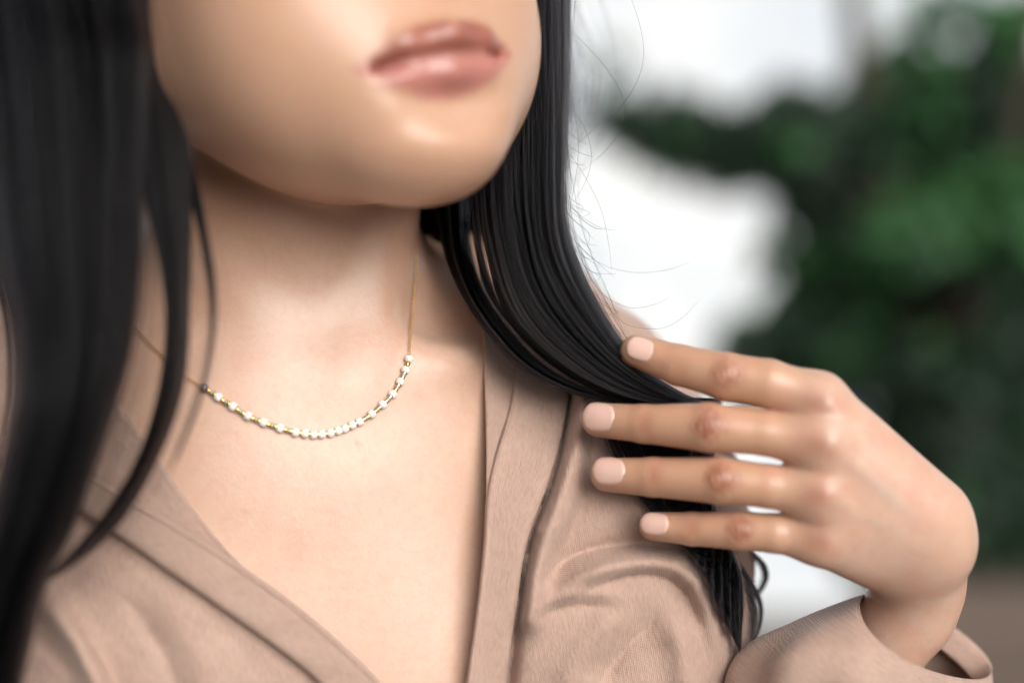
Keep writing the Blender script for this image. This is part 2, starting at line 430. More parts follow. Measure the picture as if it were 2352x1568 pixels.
def uv_planar(o, su=1000*0.55, rot_=0.0):
    """stitches about 1 mm apart, running over the cloth"""
    me = o.data; n = len(me.loops); vi = np.empty(n, np.int32); me.loops.foreach_get('vertex_index', vi)
    co = np.empty(len(me.vertices)*3, np.float32); me.vertices.foreach_get('co', co); co = co.reshape(-1, 3)
    c, s = math.cos(rot_), math.sin(rot_)
    a = co[:, 0]*c+co[:, 2]*s; b = -co[:, 0]*s+co[:, 2]*c
    uv = np.stack([a, b], 1)[vi]*su/6.283*4.5
    l = me.uv_layers.new(name='UVMap'); l.data.foreach_set('uv', uv.astype(np.float32).ravel())
# ---------------------------------------------------------------- the person
person = bpy.data.objects.new('person', None); C.objects.link(person)
person.location = (-0.08, 0.07, 0)
tag(person, 'person with long black hair in a taupe wrap top, one hand raised to the shoulder', 'person')
PI_ = np.array(person.location)
def loc(V): return np.asarray(V)-PI_

def drop(V, F, kill):
    """remove the faces that touch a killed vertex, and the vertices left over"""
    F = F[~kill[F].any(1)]; used = np.zeros(len(V), bool); used[F] = True
    ix = np.cumsum(used)-1
    return V[used], ix[F]
V1, F1 = surface_nets(body, [-0.37, -0.2, 0.86], [0.30, 0.26, 1.66], 0.0026)
V1 = relax(body, lap(V1, F1, 1))
u, v = UV(V1); V1, F1 = drop(V1, F1, (handG(V1) < 0.0015) & (v < 1700) & (u > 1250))
V2, F2 = surface_nets(handG, hand_lo, hand_hi, 0.0008)
V2 = relax(handG, lap(V2, F2, 1))
u, v = UV(V2); V2, F2 = drop(V2, F2, v > 1690)
bm = bmesh.new()
bv = [bm.verts.new(c) for c in np.concatenate([V1, V2]).tolist()]
for f in np.concatenate([F1, F2+len(V1)]).tolist(): bm.faces.new([bv[i] for i in f])
bm.edges.ensure_lookup_table()
bmesh.ops.bridge_loops(bm, edges=[e for e in bm.edges if e.is_boundary])
me = bpy.data.meshes.new('body'); bm.to_mesh(me); bm.free()
body_o = bpy.data.objects.new('body', me); C.objects.link(body_o); body_o.parent = person
me.polygons.foreach_set('use_smooth', np.ones(len(me.polygons), bool)); me.materials.append(SKIN)
VB = np.empty(len(me.vertices)*3, np.float32); me.vertices.foreach_get('co', VB); VB = VB.reshape(-1, 3).astype(float)
me.vertices.foreach_set('co', loc(VB).astype(np.float32).ravel())
# pigment and painted shade: lips, redder knuckles and their creases, faint veins, two moles
L = (VB-HO)@HR.astype(float)*1000/HS; X, Fw, Z0 = L[:, 0], -L[:, 1], L[:, 2]
Z = Z0-0.11*X; ax = np.where(X > 0, X/28, -X/31)
top = np.interp(ax, [0, 0.12, 0.34, 0.7, 1], [-62.5, -61.0, -60.6, -65.0, -71.5])
bot = np.interp(ax, [0, 0.35, 0.7, 1], [-84.8, -83.5, -78.6, -72.8])
sd = np.minimum(top-Z, Z-bot)
lip = np.clip(sd/2.6+0.5, 0, 1)*(ax < 1.02)*(Fw > 55)
attr(body_o, 'lip', lip); attr(body_o, 'lowerlip', np.clip((-71.5-Z)/3+0.5, 0, 1))
attr(body_o, 'hand', handG(VB.astype(np.float32)) < 0.003); torso_d = torso(VB.astype(np.float32)); attr(body_o, 'tan', np.where(handG(VB.astype(np.float32)) < 0.003, np.interp(UV(VB)[0], [1750, 1950], [0.95, 0.25]), 0.25+np.clip((VB[:, 2]-1.345)/0.07, 0, 1)*0.5))
u, v = UV(VB); front = (VB[:, 1] < 0.0)
def blob(cx, cy, rx, ry, y0=-1): return np.exp(-((u-cx)/rx)**2-((v-cy)/ry)**2)
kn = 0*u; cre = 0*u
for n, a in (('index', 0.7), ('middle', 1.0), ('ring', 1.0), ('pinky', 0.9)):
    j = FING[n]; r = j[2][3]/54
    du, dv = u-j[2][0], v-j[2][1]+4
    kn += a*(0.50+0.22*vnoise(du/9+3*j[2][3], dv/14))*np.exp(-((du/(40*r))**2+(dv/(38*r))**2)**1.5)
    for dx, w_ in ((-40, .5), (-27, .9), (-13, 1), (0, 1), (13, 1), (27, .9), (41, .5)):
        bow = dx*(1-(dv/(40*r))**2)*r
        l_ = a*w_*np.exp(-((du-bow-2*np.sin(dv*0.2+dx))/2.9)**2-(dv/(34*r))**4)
        cre += l_; kn += 0.5*l_  # groove shade of the wrinkles drawn into the knuckle colour
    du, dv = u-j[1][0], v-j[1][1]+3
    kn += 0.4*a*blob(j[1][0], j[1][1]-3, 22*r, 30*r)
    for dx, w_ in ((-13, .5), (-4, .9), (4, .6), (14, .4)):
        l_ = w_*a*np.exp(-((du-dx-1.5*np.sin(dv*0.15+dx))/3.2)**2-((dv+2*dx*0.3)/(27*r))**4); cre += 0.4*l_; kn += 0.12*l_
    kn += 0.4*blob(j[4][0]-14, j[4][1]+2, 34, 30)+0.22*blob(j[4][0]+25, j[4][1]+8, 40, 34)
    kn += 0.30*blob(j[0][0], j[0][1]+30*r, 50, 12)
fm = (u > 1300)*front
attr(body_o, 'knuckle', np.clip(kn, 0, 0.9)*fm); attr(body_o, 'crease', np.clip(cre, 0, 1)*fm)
d1, t1 = poly_dist(u, v, smooth_line([(1940, 1060), (2010, 1110), (2080, 1170), (2130, 1210)], 12)); d2, t2 = poly_dist(u, v, smooth_line([(1930, 1180), (2020, 1200), (2100, 1195)], 12))
attr(body_o, 'vein', np.clip(0.38*np.exp(-(d1/15)**2)*np.sin(3.1416*np.clip(t1, 0, 1))+0.2*np.exp(-(d2/12)**2)*np.sin(3.1416*np.clip(t2, 0, 1)), 0, 1)*(u > 1300)*front)
attr(body_o, 'mole', np.clip(blob(823, 1016, 6, 6)+blob(776, 824, 5, 5)+0.6*blob(560, 1180, 5, 5)+0.5*blob(985, 1390, 5, 5), 0, 1)*(u < 1300)*0.7)
attr(body_o, 'blush', np.clip(0.35*np.exp(-((X+38)/22)**2-((Z0+28)/18)**2), 0, 1)*(Fw > 20))
# ---- the wrap top
V, F = surface_nets(cloth, [-0.37, -0.14, 1.10], [0.20, 0.24, 1.42], 0.0016)
V = relax(cloth, lap(V, F, 1), 1)
u, v = UV(V); V, F = drop(V, F, in_poly(u, v, NECK) & ((V[:, 1] < 0.075) | (v < 640)))
top_o = mk('wrap_top', loc(V), F, KNIT, person); uv_planar(top_o, rot_=0.15)
# ---- bands along the neckline: closed strips with soft rounded edges
def cloth_y(u, v): return cast(lambda p: np.minimum(cloth(p), torso(p)), u, v)
def strip(name, railL, railR, off, bulge, parent, n=70, mm=14, thick=0.0022, mat=None, wob=0.0, u_first=True):
    A = smooth_line(railL, n); B = smooth_line(railR, n); s = np.linspace(0, 1, mm+1)
    uu = A[:, None, 0]*(1-s)+B[:, None, 0]*s; vv = A[:, None, 1]*(1-s)+B[:, None, 1]*s
    Q = cast(cloth_core, uu.ravel(), vv.ravel()).reshape(n, mm+1, 3)
    for _ in range(3): Q[1:-1] = (Q[:-2]+Q[1:-1]*2+Q[2:])/4
    prof = 1-np.abs(2*s-1)**6+0.9*np.exp(-((s-(0.06 if u_first else 0.94))/0.045)**2)
    t = np.linspace(0, 1, n)[:, None]
    h = off+bulge*prof[None]+wob*np.sin(t*17+s*3)*np.sin(t*31+1)
    ray = Q-np.array([0, -D, ZC]); ray /= np.linalg.norm(ray, axis=2, keepdims=True)
    top = Q-ray*h[..., None]; bot = Q-ray*(h-thick-0.3*bulge*prof[None])[..., None]
    V = np.concatenate([top.reshape(-1, 3), bot.reshape(-1, 3)]); w = mm+1; F = []
    for i in range(n-1):
        for j in range(mm):
            a = i*w+j; F.append((a, a+1, a+w+1, a+w)); b = a+n*w; F.append((b, b+w, b+w+1, b+1))
        for j, flip in ((0, 0), (mm, 1)):
            a = i*w+j; q = (a, a+w, a+w+n*w, a+n*w); F.append(q[::-1] if flip else q)
    for i in (0, n-1):
        for j in range(mm):
            a = i*w+j; q = (a, a+n*w, a+1+n*w, a+1); F.append(q[::-1] if i else q)
    o = mk(name, loc(V), F, mat or KNIT, parent)
    bv = o.modifiers.new('soft', 'SUBSURF'); bv.levels = bv.render_levels = 1
    L = np.concatenate([[0], np.cumsum(np.linalg.norm(top[1:, mm//2]-top[:-1, mm//2], axis=1))])
    wd = np.linalg.norm(top[n//2, -1]-top[n//2, 0])
    uvp = np.stack([np.broadcast_to(s*wd, (n, w)), np.broadcast_to(L[:, None], (n, w))], -1).reshape(-1, 2); uvp = np.concatenate([uvp, uvp])*420
    vi = np.empty(len(o.data.loops), np.int32); o.data.loops.foreach_get('vertex_index', vi)
    o.data.uv_layers.new(name='UVMap').data.foreach_set('uv', uvp[vi].astype(np.float32).ravel())
    return o
strip('neck_facing', [(1100, 640), (1107, 760), (1113, 900), (1116, 1020), (1116, 1140)], [(1200, 640), (1190, 800), (1172, 930), (1140, 1040), (1124, 1140)], 0.006, 0.001, top_o, 40, 8)
strip('neck_band', [(1205, 720), (1186, 830), (1170, 930), (1132, 1060), (1116, 1140), (1110, 1250), (1094, 1400), (1070, 1568), (1046, 1740)],
      [(1300, 760), (1306, 860), (1304, 930), (1270, 1080), (1210, 1250), (1186, 1400), (1160, 1568), (1130, 1740)], 0.0065, 0.0026, top_o, 90, 22, wob=0.0004)
strip('neck_facing', [(170, 800), (255, 905), (330, 1000), (400, 1105), (470, 1200), (545, 1288), (650, 1375), (740, 1450)],
      [(90, 900), (180, 1010), (280, 1100), (360, 1190), (440, 1255), (540, 1320), (640, 1395), (730, 1465)], 0.0022, 0.0015, top_o, 60, 12, wob=0.0008)
strip('neck_band', [(-60, 940), (60, 1010), (190, 1082), (320, 1158), (420, 1215), (560, 1302), (720, 1420), (880, 1570), (1000, 1720)],
      [(-90, 1010), (30, 1080), (165, 1160), (300, 1250), (420, 1335), (560, 1432), (690, 1528), (745, 1580), (840, 1690)], 0.0110, 0.0020, top_o, 90, 22, wob=0.0004)
# ---- sleeve round the raised forearm, wide at the wrist
def loft(rings, n=64, wr=0.0, mm=8):
    """rings: centre (u,v,y), long half axis (du,dv,dy), short half axis; interpolated lengthwise"""
    R = np.array([list(a)+list(b)+list(c) for a, b, c in rings], float); R = smooth_line(R, mm*(len(rings)-1)+1)
    ph = np.linspace(0, 2*math.pi, n, endpoint=False); V = []
    for i, r in enumerate(R):
        t = i/len(R)
        c, s = np.cos(ph), np.sin(ph)
        fo = 1+wr*np.sin(3*ph+5*t)*np.sin(9*t+1)+0.6*wr*np.sin(7*ph-11*t+1)*min(1, 4*t)
        q = r[None, :3]+c[:, None]*r[None, 3:6]*fo[:, None]+s[:, None]*r[None, 6:9]*fo[:, None]
        V.append(np.array([P(*x) for x in q]))
    return np.array(V)
ringsS = [((2116, 1466, 0.010), (134, 96, 0.004), (72, -28, 0.034)), ((2094, 1492, 0.010), (158, 108, 0.004), (74, -30, 0.038)),
          ((2040, 1560, 0.012), (215, 132, 0.004), (70, -30, 0.046)), ((1975, 1650, 0.015), (258, 140, 0.0), (60, -25, 0.050)),
          ((1890, 1800, 0.025), (235, 120, 0.0), (50, -20, 0.052)), ((1740, 2150, 0.055), (200, 90, 0.0), (40, -20, 0.050))]
G = loft(ringsS, 96, 0.06, 12); nr, nc = G.shape[:2]
Fq = np.array([(i*nc+j, i*nc+(j+1) % nc, (i+1)*nc+(j+1) % nc, (i+1)*nc+j) for i in range(nr-1) for j in range(nc)])
slv = mk('sleeve', loc(G.reshape(-1, 3)), Fq, KNIT, top_o)
so_ = slv.modifiers.new('thickness', 'SOLIDIFY'); so_.thickness = 0.0010; so_.offset = 0
ss_ = slv.modifiers.new('soft', 'SUBSURF'); ss_.levels = ss_.render_levels = 1
uv_planar(slv, rot_=0.9)
# rolled hem at the opening
ring0 = G[0]; cen = ring0.mean(0); nx_ = (G[3]-G[0]).mean(0); nx_ /= np.linalg.norm(nx_); V = []
for i in range(nc):
    r = ring0[i]-cen; r /= np.linalg.norm(r)
    for a in np.linspace(0, 2*math.pi, 10, endpoint=False):
        V.append(ring0[i]+nx_*(0.0050+0.0060*math.cos(a))+r*0.0008*math.sin(a))
Fq = np.array([(i*10+j, i*10+(j+1) % 10, ((i+1) % nc)*10+(j+1) % 10, ((i+1) % nc)*10+j) for i in range(nc) for j in range(10)])
hem = mk('cuff_hem', loc(V), Fq[:, ::-1], KNIT, top_o); uv_planar(hem, rot_=0.9)
# ---- nails
k = M('nail_polish'); k.set(Base_Color=(0.76, 0.50, 0.42, 1), Roughness=0.2, Coat_Weight=0.6, Coat_Roughness=0.06, Subsurface_Weight=0.15, Subsurface_Scale=0.002)
NAIL = k.m
for n, cu, cv, hl, hw in (('index', 1470, 801, 33, 27), ('middle', 1375, 957, 37, 33), ('ring', 1398, 1081, 38, 32), ('pinky', 1503, 1202, 33, 26)):
    (u0, v0, y0, r0), (u1, v1, y1, r1) = FING[n][:2]
    ax_ = np.array([u0-u1, v0-v1], float); Ls = np.hypot(*ax_); ax_ /= Ls; pr = np.array([-ax_[1], ax_[0]])
    na, nb = 14, 12; V = []
    for lay in (0, 1):
        for i in range(na+1):
            for j in range(nb+1):
                a, b = 2*i/na-1, 2*j/nb-1
                # square to rounded outline: the free edge flatter than the cuticle
                e = 0.50 if a < 0 else 0.62
                fa = a*(1-e*0.5*b*b); fb = b*math.sqrt(max(0, 1-0.34*abs(a)**(3 if a < 0 else 3)))
                q = np.array([cu, cv])+ax_*fa*hl+pr*fb*hw
                along = ((q-np.array([u0, v0]))@(-ax_))/Ls       # 0 at tip joint
                off = (q-np.array([u0, v0]))@pr
                rr = r0+5
                yc = y0+(y1-y0)*along
                y = yc-px(math.sqrt(max(rr*rr-off*off, rr*rr*0.12)), y0)-0.0004+0.0011*max(0, -along*Ls/r0)**2
                rim = max(abs(a), abs(b)) > 0.99
                y += (0.0004 if rim else 0) + lay*0.0014
                V.append(P(q[0], q[1], y))
    w_ = nb+1; off_ = (na+1)*w_; F = []
    for i in range(na):
        for j in range(nb):
            a = i*w_+j; F += [(a, a+1, a+w_+1, a+w_), (a+off_, a+off_+w_, a+off_+w_+1, a+off_+1)]
    edge = [j for j in range(nb+1)]+[i*w_+nb for i in range(1, na+1)]+[na*w_+j for j in range(nb-1, -1, -1)]+[i*w_ for i in range(na-1, 0, -1)]
    for a, b in zip(edge, edge[1:]+edge[:1]): F.append((b, a, a+off_, b+off_))
    mk('fingernail', loc(V), F, NAIL, body_o)
# ---------------------------------------------------------------- necklace
neck_o = bpy.data.objects.new('necklace', None); C.objects.link(neck_o); neck_o.location = P(740, 1000, -0.012)
tag(neck_o, "fine gold chain necklace with white, green and gold beads round the person's neck", 'necklace')
NO = np.array(neck_o.location)
k = M('white_bead'); k.set(Base_Color=(0.83, 0.80, 0.74, 1), Roughness=0.22, Subsurface_Weight=0.6, Subsurface_Scale=0.0015, Coat_Weight=0.5, Coat_Roughness=0.08); k.b.inputs['Subsurface Radius'].default_value = (1, 0.9, 0.8); WHITE = k.m
k = M('gold'); k.set(Base_Color=(0.86, 0.58, 0.22, 1), Metallic=1.0, Roughness=0.24); GOLD = k.m
k = M('green_bead'); k.set(Base_Color=(0.33, 0.36, 0.24, 1), Roughness=0.25, Metallic=0.3); GREEN = k.m
k = M('shaded_white_bead'); k.set(Base_Color=(0.22, 0.21, 0.23, 1), Roughness=0.15, Metallic=0.3); SHADED_WHITE = k.m  # a white bead with the shadow of the hair put into its colour
def lathe(prof, n=14):
    V, F = [], []; m_ = len(prof)
    for x, r in prof:
        for i in range(n): V.append((x, r*math.cos(2*math.pi*i/n), r*math.sin(2*math.pi*i/n)))
    for a in range(m_-1):
        for i in range(n): F.append((a*n+i, a*n+(i+1) % n, (a+1)*n+(i+1) % n, (a+1)*n+i))
    V += [(prof[0][0], 0, 0), (prof[-1][0], 0, 0)]
    for i in range(n): F.append((len(V)-2, (i+1) % n, i)); F.append((len(V)-1, (m_-1)*n+i, (m_-1)*n+(i+1) % n))
    return V, F
def bead_mesh(name, hx, r, sq, mat):
    V, F = lathe([(hx*math.copysign(abs(math.cos(t))**sq, math.cos(t)), r*(0.35+0.65*abs(math.sin(t))**sq)) for t in np.linspace(math.pi, 0, 11)])
    me = bpy.data.meshes.new(name); me.from_pydata(V, [], F); me.polygons.foreach_set('use_smooth', np.ones(len(me.polygons), bool)); me.materials.append(mat); return me
ME = {'white_bead': bead_mesh('white_bead', 0.00145, 0.00188, 0.75, WHITE), 'gold_bead': bead_mesh('gold_bead', 0.00072, 0.00108, 0.3, GOLD),
      'green_bead': bead_mesh('green_bead', 0.00080, 0.00110, 0.3, GREEN), 'shaded_white_bead': bead_mesh('shaded_white_bead', 0.0014, 0.0017, 0.8, SHADED_WHITE)}
skin_f = lambda p: torso(p)
cr = [(655, 548), (743, 610), (832, 666), (928, 727), (1027, 767), (1131, 803), (1228, 830), (1285, 836), (1341, 843), (1392, 842), (1447, 833), (1495, 818),
      (1538, 805), (1582, 783), (1629, 763), (1706, 714), (1773, 656), (1836, 590), (1884, 512), (1917, 438), (1938, 369)]
WB = [(229.7+0.3662*a, 689+0.3662*b) for a, b in cr]
path = smooth_line([(308, 750), (370, 815), (430, 865)]+WB+[(942, 795), (945, 740), (951, 680), (956, 630), (957, 585)], 900)
PP = cast(skin_f, path[:, 0], path[:, 1], off=0.0014)
PP = np.concatenate([PP[:1], PP, PP[-1:]])
for _ in range(60): PP[1:-1] = (PP[:-2]+PP[1:-1]*2+PP[2:])/4
PP = PP[1:-1]
def put(kind, i, parent=neck_o):
    o = bpy.data.objects.new(kind, ME[kind]); C.objects.link(o); o.parent = parent
    tng = PP[min(i+4, len(PP)-1)]-PP[max(i-4, 0)]
    o.location = PP[i]-NO; o.rotation_euler = Vector(tng).to_track_quat('X', 'Z').to_euler(); return o
near = lambda q: int(np.argmin(np.hypot(path[:, 0]-q[0], path[:, 1]-q[1])))
ids = [near(q) for q in WB]
put('shaded_white_bead', ids[0])
for i in ids[1:]: put('white_bead', i)
arc = np.concatenate([[0], np.cumsum(np.linalg.norm(np.diff(PP, axis=0), axis=1))])
at_arc = lambda s: int(np.searchsorted(arc, s))
for a, b in zip(ids, ids[1:]):
    s0, s1 = arc[a]+0.0014, arc[b]-0.0014; gap = s1-s0
    if gap > 0.0026:
        mid = (s0+s1)/2
        put('green_bead', at_arc(mid))
        for sgn in (-1, 1): put('gold_bead', at_arc(mid+sgn*min(0.00155, gap/2-0.0004)))
    else: put('gold_bead', at_arc((s0+s1)/2))
# chain: fine oval links, every other one turned
V, F = [], []
def link(c, tng, nrm):
    bx = np.cross(tng, nrm); b0 = len(V); nu, nv = 10, 5
    for i in range(nu):
        a = 2*math.pi*i/nu
        for j in range(nv):
            b = 2*math.pi*j/nv; rr = 0.00042+0.00013*math.cos(b)
            V.append(c+tng*(math.cos(a)*(rr+0.00022))+bx*(math.sin(a)*rr)+nrm*(0.00013*math.sin(b)))
    for i in range(nu):
        for j in range(nv): F.append((b0+i*nv+j, b0+i*nv+(j+1) % nv, b0+((i+1) % nu)*nv+(j+1) % nv, b0+((i+1) % nu)*nv+j))
for s0, s1 in ((0.0, arc[ids[0]]-0.0015), (arc[ids[-1]]+0.0015, arc[-1])):
    for q, s in enumerate(np.arange(s0, s1, 0.00098)):
        i = at_arc(s); i = min(max(i, 2), len(PP)-3); t = PP[i+2]-PP[i-2]; t /= np.linalg.norm(t)
        n = np.array([0, -1, 0.]); n -= t*(n@t); n /= np.linalg.norm(n); n2 = np.cross(t, n)
        link(PP[i]-NO, t, (n+n2)/math.sqrt(2) if q % 2 else (n-n2)/math.sqrt(2))
ch = mk('chain', V, F, GOLD, neck_o); ch['kind'] = 'stuff'
# ---------------------------------------------------------------- hair
hm = bpy.data.materials.new('black_hair'); hm.use_nodes = True; t = hm.node_tree; t.nodes.clear()
hb = t.nodes.new('ShaderNodeBsdfHairPrincipled'); hb.model = 'CHIANG'; hb.parametrization = 'COLOR'; hb.inputs['Color'].default_value = (0.004, 0.0043, 0.006, 1)
hb.inputs['IOR'].default_value = 1.27
hb.inputs['Roughness'].default_value = 0.24; hb.inputs['Radial Roughness'].default_value = 0.28; hb.inputs['Random Roughness'].default_value = 0.2
hi = t.nodes.new('ShaderNodeHairInfo'); rp = t.nodes.new('ShaderNodeValToRGB'); t.links.new(hi.outputs['Random'], rp.inputs[0]); t.links.new(rp.outputs[0], hb.inputs['Color'])
rp.color_ramp.elements[0].position = 0.80; rp.color_ramp.elements[0].color = (0.004, 0.0043, 0.006, 1); rp.color_ramp.elements[1].position = 1.0; rp.color_ramp.elements[1].color = (0.045, 0.026, 0.018, 1)  # some strands browner: thin warm highlights painted into the colour
ho = t.nodes.new('ShaderNodeOutputMaterial'); t.links.new(hb.outputs[0], ho.inputs['Surface'])
def hair_curves(name, pts, rad, label=None):
    """pts (N, M, 3)"""
    N, Mn = pts.shape[:2]
    hc_ = bpy.data.hair_curves.new(name); hc_.add_curves([Mn]*N)
    hc_.attributes['position'].data.foreach_set('vector', loc(pts).astype(np.float32).ravel())
    if 'radius' not in hc_.attributes: hc_.attributes.new('radius', 'FLOAT', 'POINT')
    hc_.attributes['radius'].data.foreach_set('value', np.broadcast_to(rad, (N, Mn)).astype(np.float32).ravel())
    hc_.materials.append(hm)
    o = bpy.data.objects.new(name, hc_); C.objects.link(o); o.parent = person; o['kind'] = 'stuff'
    if label: o['label'] = label
    return o
def lock(L, R, n, thick, clumps=40, m_=26, loose=0.06, spread=0.05, tip=0.15, hug=None, seed=1):
    """strands that run between two rails, gathered in clumps"""
    g = np.random.default_rng(seed)
    A = smooth_line(L, m_); B = smooth_line(R, m_); t = np.linspace(0, 1, m_)
    ca = g.uniform(0, 1, clumps); cb = g.uniform(-1.3, 1.3, clumps)
    cid = g.integers(0, clumps, n)
    wob = np.stack([g.normal(0, 1, (clumps, 1))*np.sin(t[None]*g.uniform(3, 9, (clumps, 1))+g.uniform(0, 6, (clumps, 1))) for _ in range(2)])*0.045
    sa = g.normal(0, spread, n); sb = g.normal(0, 0.22, n); spread_ = g.uniform(0.5, 2.2, clumps)[cid]; sa = sa*spread_; sb = sb*spread_
    wv = g.normal(0, 1, (n, 1))*np.sin(t[None]*g.uniform(4, 11, (n, 1))+g.uniform(0, 6, (n, 1)))*loose
    tight = 1-0.55*t[None]
    a = ca[cid][:, None]+wob[0][cid]+sa[:, None]*tight+wv*0.35
    a = 0.5+(a-0.5)*0.96
    b = cb[cid][:, None]+wob[1][cid]*6+sb[:, None]*tight
    fly = g.uniform(0, 1, n) < 0.11
    a = a+fly[:, None]*g.normal(0, 0.10, (n, 1))*t[None]
    q = A[None]*(1-a[..., None])+B[None]*a[..., None]
    u, v, y = q[..., 0], q[..., 1], q[..., 2]+b*thick/2
    end = 1-tip*g.uniform(0, 1, n)**1.5
    if tip > 0:   # strands end at different lengths
        ts = t[None]*end[:, None]
        ix = ts*(m_-1); i0 = np.clip(ix.astype(int), 0, m_-2); fr = ix-i0
        tk = lambda z: np.take_along_axis(z, i0, 1)*(1-fr)+np.take_along_axis(z, i0+1, 1)*fr
        u, v, y = tk(u), tk(v), tk(y)
    if hug is not None:
        yy = hug(u.ravel(), v.ravel()).reshape(u.shape); y = np.minimum(y, yy-0.0015-0.5*thick*np.abs(b)*0.3)
    d = D+y
    return np.stack([(u-1176)*K*d, y, ZC-(v-784)*K*d], -1)
def rad(m_=26, r=0.000048): return r*np.interp(np.linspace(0, 1, m_), [0, 0.8, 1], [1, 1, 0.35])
def y3(line, ys):
    k_ = np.linspace(0, 1, len(line)); return [(a, b, float(np.interp(f, np.linspace(0, 1, len(ys)), ys))) for (a, b), f in zip(line, k_)]
surf_grid = None
def cloth_depth(u, v):
    """depth of the top under a photo pixel, from a coarse table"""
    global surf_grid
    if surf_grid is None:
        gu, gv = np.meshgrid(np.arange(-300, 1900, 20.0), np.arange(300, 1800, 20.0), indexing='ij')
        yy = cast(lambda p: np.minimum(cloth(p), torso(p)), gu.ravel(), gv.ravel())[:, 1].reshape(gu.shape)
        surf_grid = np.where(yy > 0.2, 0.3, yy)
    i = np.clip((u+300)/20, 0, surf_grid.shape[0]-1.01); j = np.clip((v-300)/20, 0, surf_grid.shape[1]-1.01)
    i0, j0 = i.astype(int), j.astype(int)
    return np.minimum.reduce([surf_grid[i0, j0], surf_grid[i0+1, j0], surf_grid[i0, j0+1], surf_grid[i0+1, j0+1]])
hug = lambda u, v: cloth_depth(u, v)-0.004
yR = [0.030, 0.030, 0.026, 0.012, 0.004, 0.004, 0.006, 0.008]
g_cr = np.random.default_rng(21)
pts = [
 lock(y3([(1000, -720), (1070, -420), (1085, -200), (1095, 150), (1100, 350), (1104, 500), (1126, 600), (1156, 700), (1216, 785), (1315, 862), (1420, 912), (1540, 935), (1640, 945)], yR),
      y3([(1200, -720), (1290, -420), (1306, -200), (1304, 0), (1303, 200), (1300, 400), (1303, 510), (1335, 615), (1385, 715), (1440, 798), (1510, 868), (1580, 910), (1650, 930)], yR), 6500, 0.030, 210, 34, 0.03, 0.006, 0.08, hug, 1),
 lock(y3([(985, 300), (1003, 480), (1024, 600), (1064, 690), (1120, 770), (1200, 850), (1320, 905), (1480, 935), (1640, 950)], [0.05, 0.03, 0.012, 0.006, 0.006, 0.008]),
      y3([(1080, 300), (1080, 480), (1082, 560), (1110, 660), (1168, 752), (1250, 838), (1350, 893), (1480, 925), (1640, 940)], [0.05, 0.03, 0.012, 0.006, 0.006, 0.008]), 2600, 0.014, 40, 34, 0.04, 0.02, 0.08, hug, 2),
 lock(y3([(1060, 300), (1080, 480), (1098, 600), (1122, 675), (1178, 752), (1262, 832), (1400, 905)], [0.03, 0.02, 0.006, 0.004]),
      y3([(1090, 300), (1097, 480), (1112, 590), (1144, 690), (1196, 765), (1284, 838), (1400, 900)], [0.03, 0.02, 0.006, 0.004]), 450, 0.006, 6, 34, 0.05, 0.06, 0.08, hug, 3),
 # between the fingers, and the ends let go behind them
 lock(y3([(1400, 905), (1385, 1000), (1440, 1100), (1520, 1210), (1600, 1290), (1640, 1380), (1670, 1440), (1700, 1500)], [0.004, 0.008, 0.02, 0.03, 0.035]),
      y3([(1650, 915), (1642, 1000), (1640, 1100), (1645, 1190), (1680, 1265), (1700, 1330), (1705, 1400), (1702, 1490)], [0.012, 0.016, 0.025, 0.03, 0.035]), 2600, 0.016, 55, 34, 0.06, 0.012, 0.35, hug, 4),
 lock(y3([(1590, 1180), (1650, 1240), (1700, 1265), (1735, 1290), (1748, 1320), (1735, 1352), (1712, 1385)], [0.035, 0.062]),
      y3([(1640, 1180), (1690, 1235), (1735, 1268), (1762, 1298), (1766, 1330), (1748, 1362), (1720, 1395)], [0.035, 0.062]), 240, 0.012, 22, 34, 0.12, 0.03, 0.45, None, 14),
 lock(y3([(1610, 1200), (1655, 1290), (1690, 1350), (1712, 1395), (1720, 1440), (1708, 1480), (1700, 1510)], [0.03, 0.036]),
      y3([(1650, 1200), (1700, 1290), (1735, 1345), (1752, 1390), (1748, 1440), (1726, 1485), (1708, 1515)], [0.03, 0.036]), 260, 0.012, 22, 34, 0.12, 0.03, 0.5, None, 15),
 # under the jaw, coming round the neck
 lock([(860, 455, 0.092), (940, 468, 0.084), (1010, 478, 0.06), (1080, 500, 0.03)], [(860, 520, 0.092), (940, 530, 0.084), (1010, 555, 0.06), (1075, 600, 0.03)], 1600, 0.008, 30, 34, 0.03, 0.02, 0.0, None, 16),
]
hair_curves('hair', np.concatenate(pts), rad(34, 0.00005), 'black hair falling over the shoulder into the fingers')
# over the crown, out of the picture: keeps the head whole from other sides
cr_ = []
for a in np.linspace(-1.9, 1.9, 5600):
    ph = g_cr.uniform(-0.15, 0.15); row = []
    for e in np.linspace(0.02, 1.75, 20):
        s_ = math.sin(e); row.append(H(78*s_*math.sin(a+ph)*1.05, -8-98*s_*math.cos(a+ph)*1.0*(-1 if abs(a) < 0.0 else 1)*(-1)*(-1), 30+92*math.cos(e)))
    cr_.append(row)
hair_curves('hair', np.array(cr_), rad(20, 0.00010), 'black hair over the crown of the head')
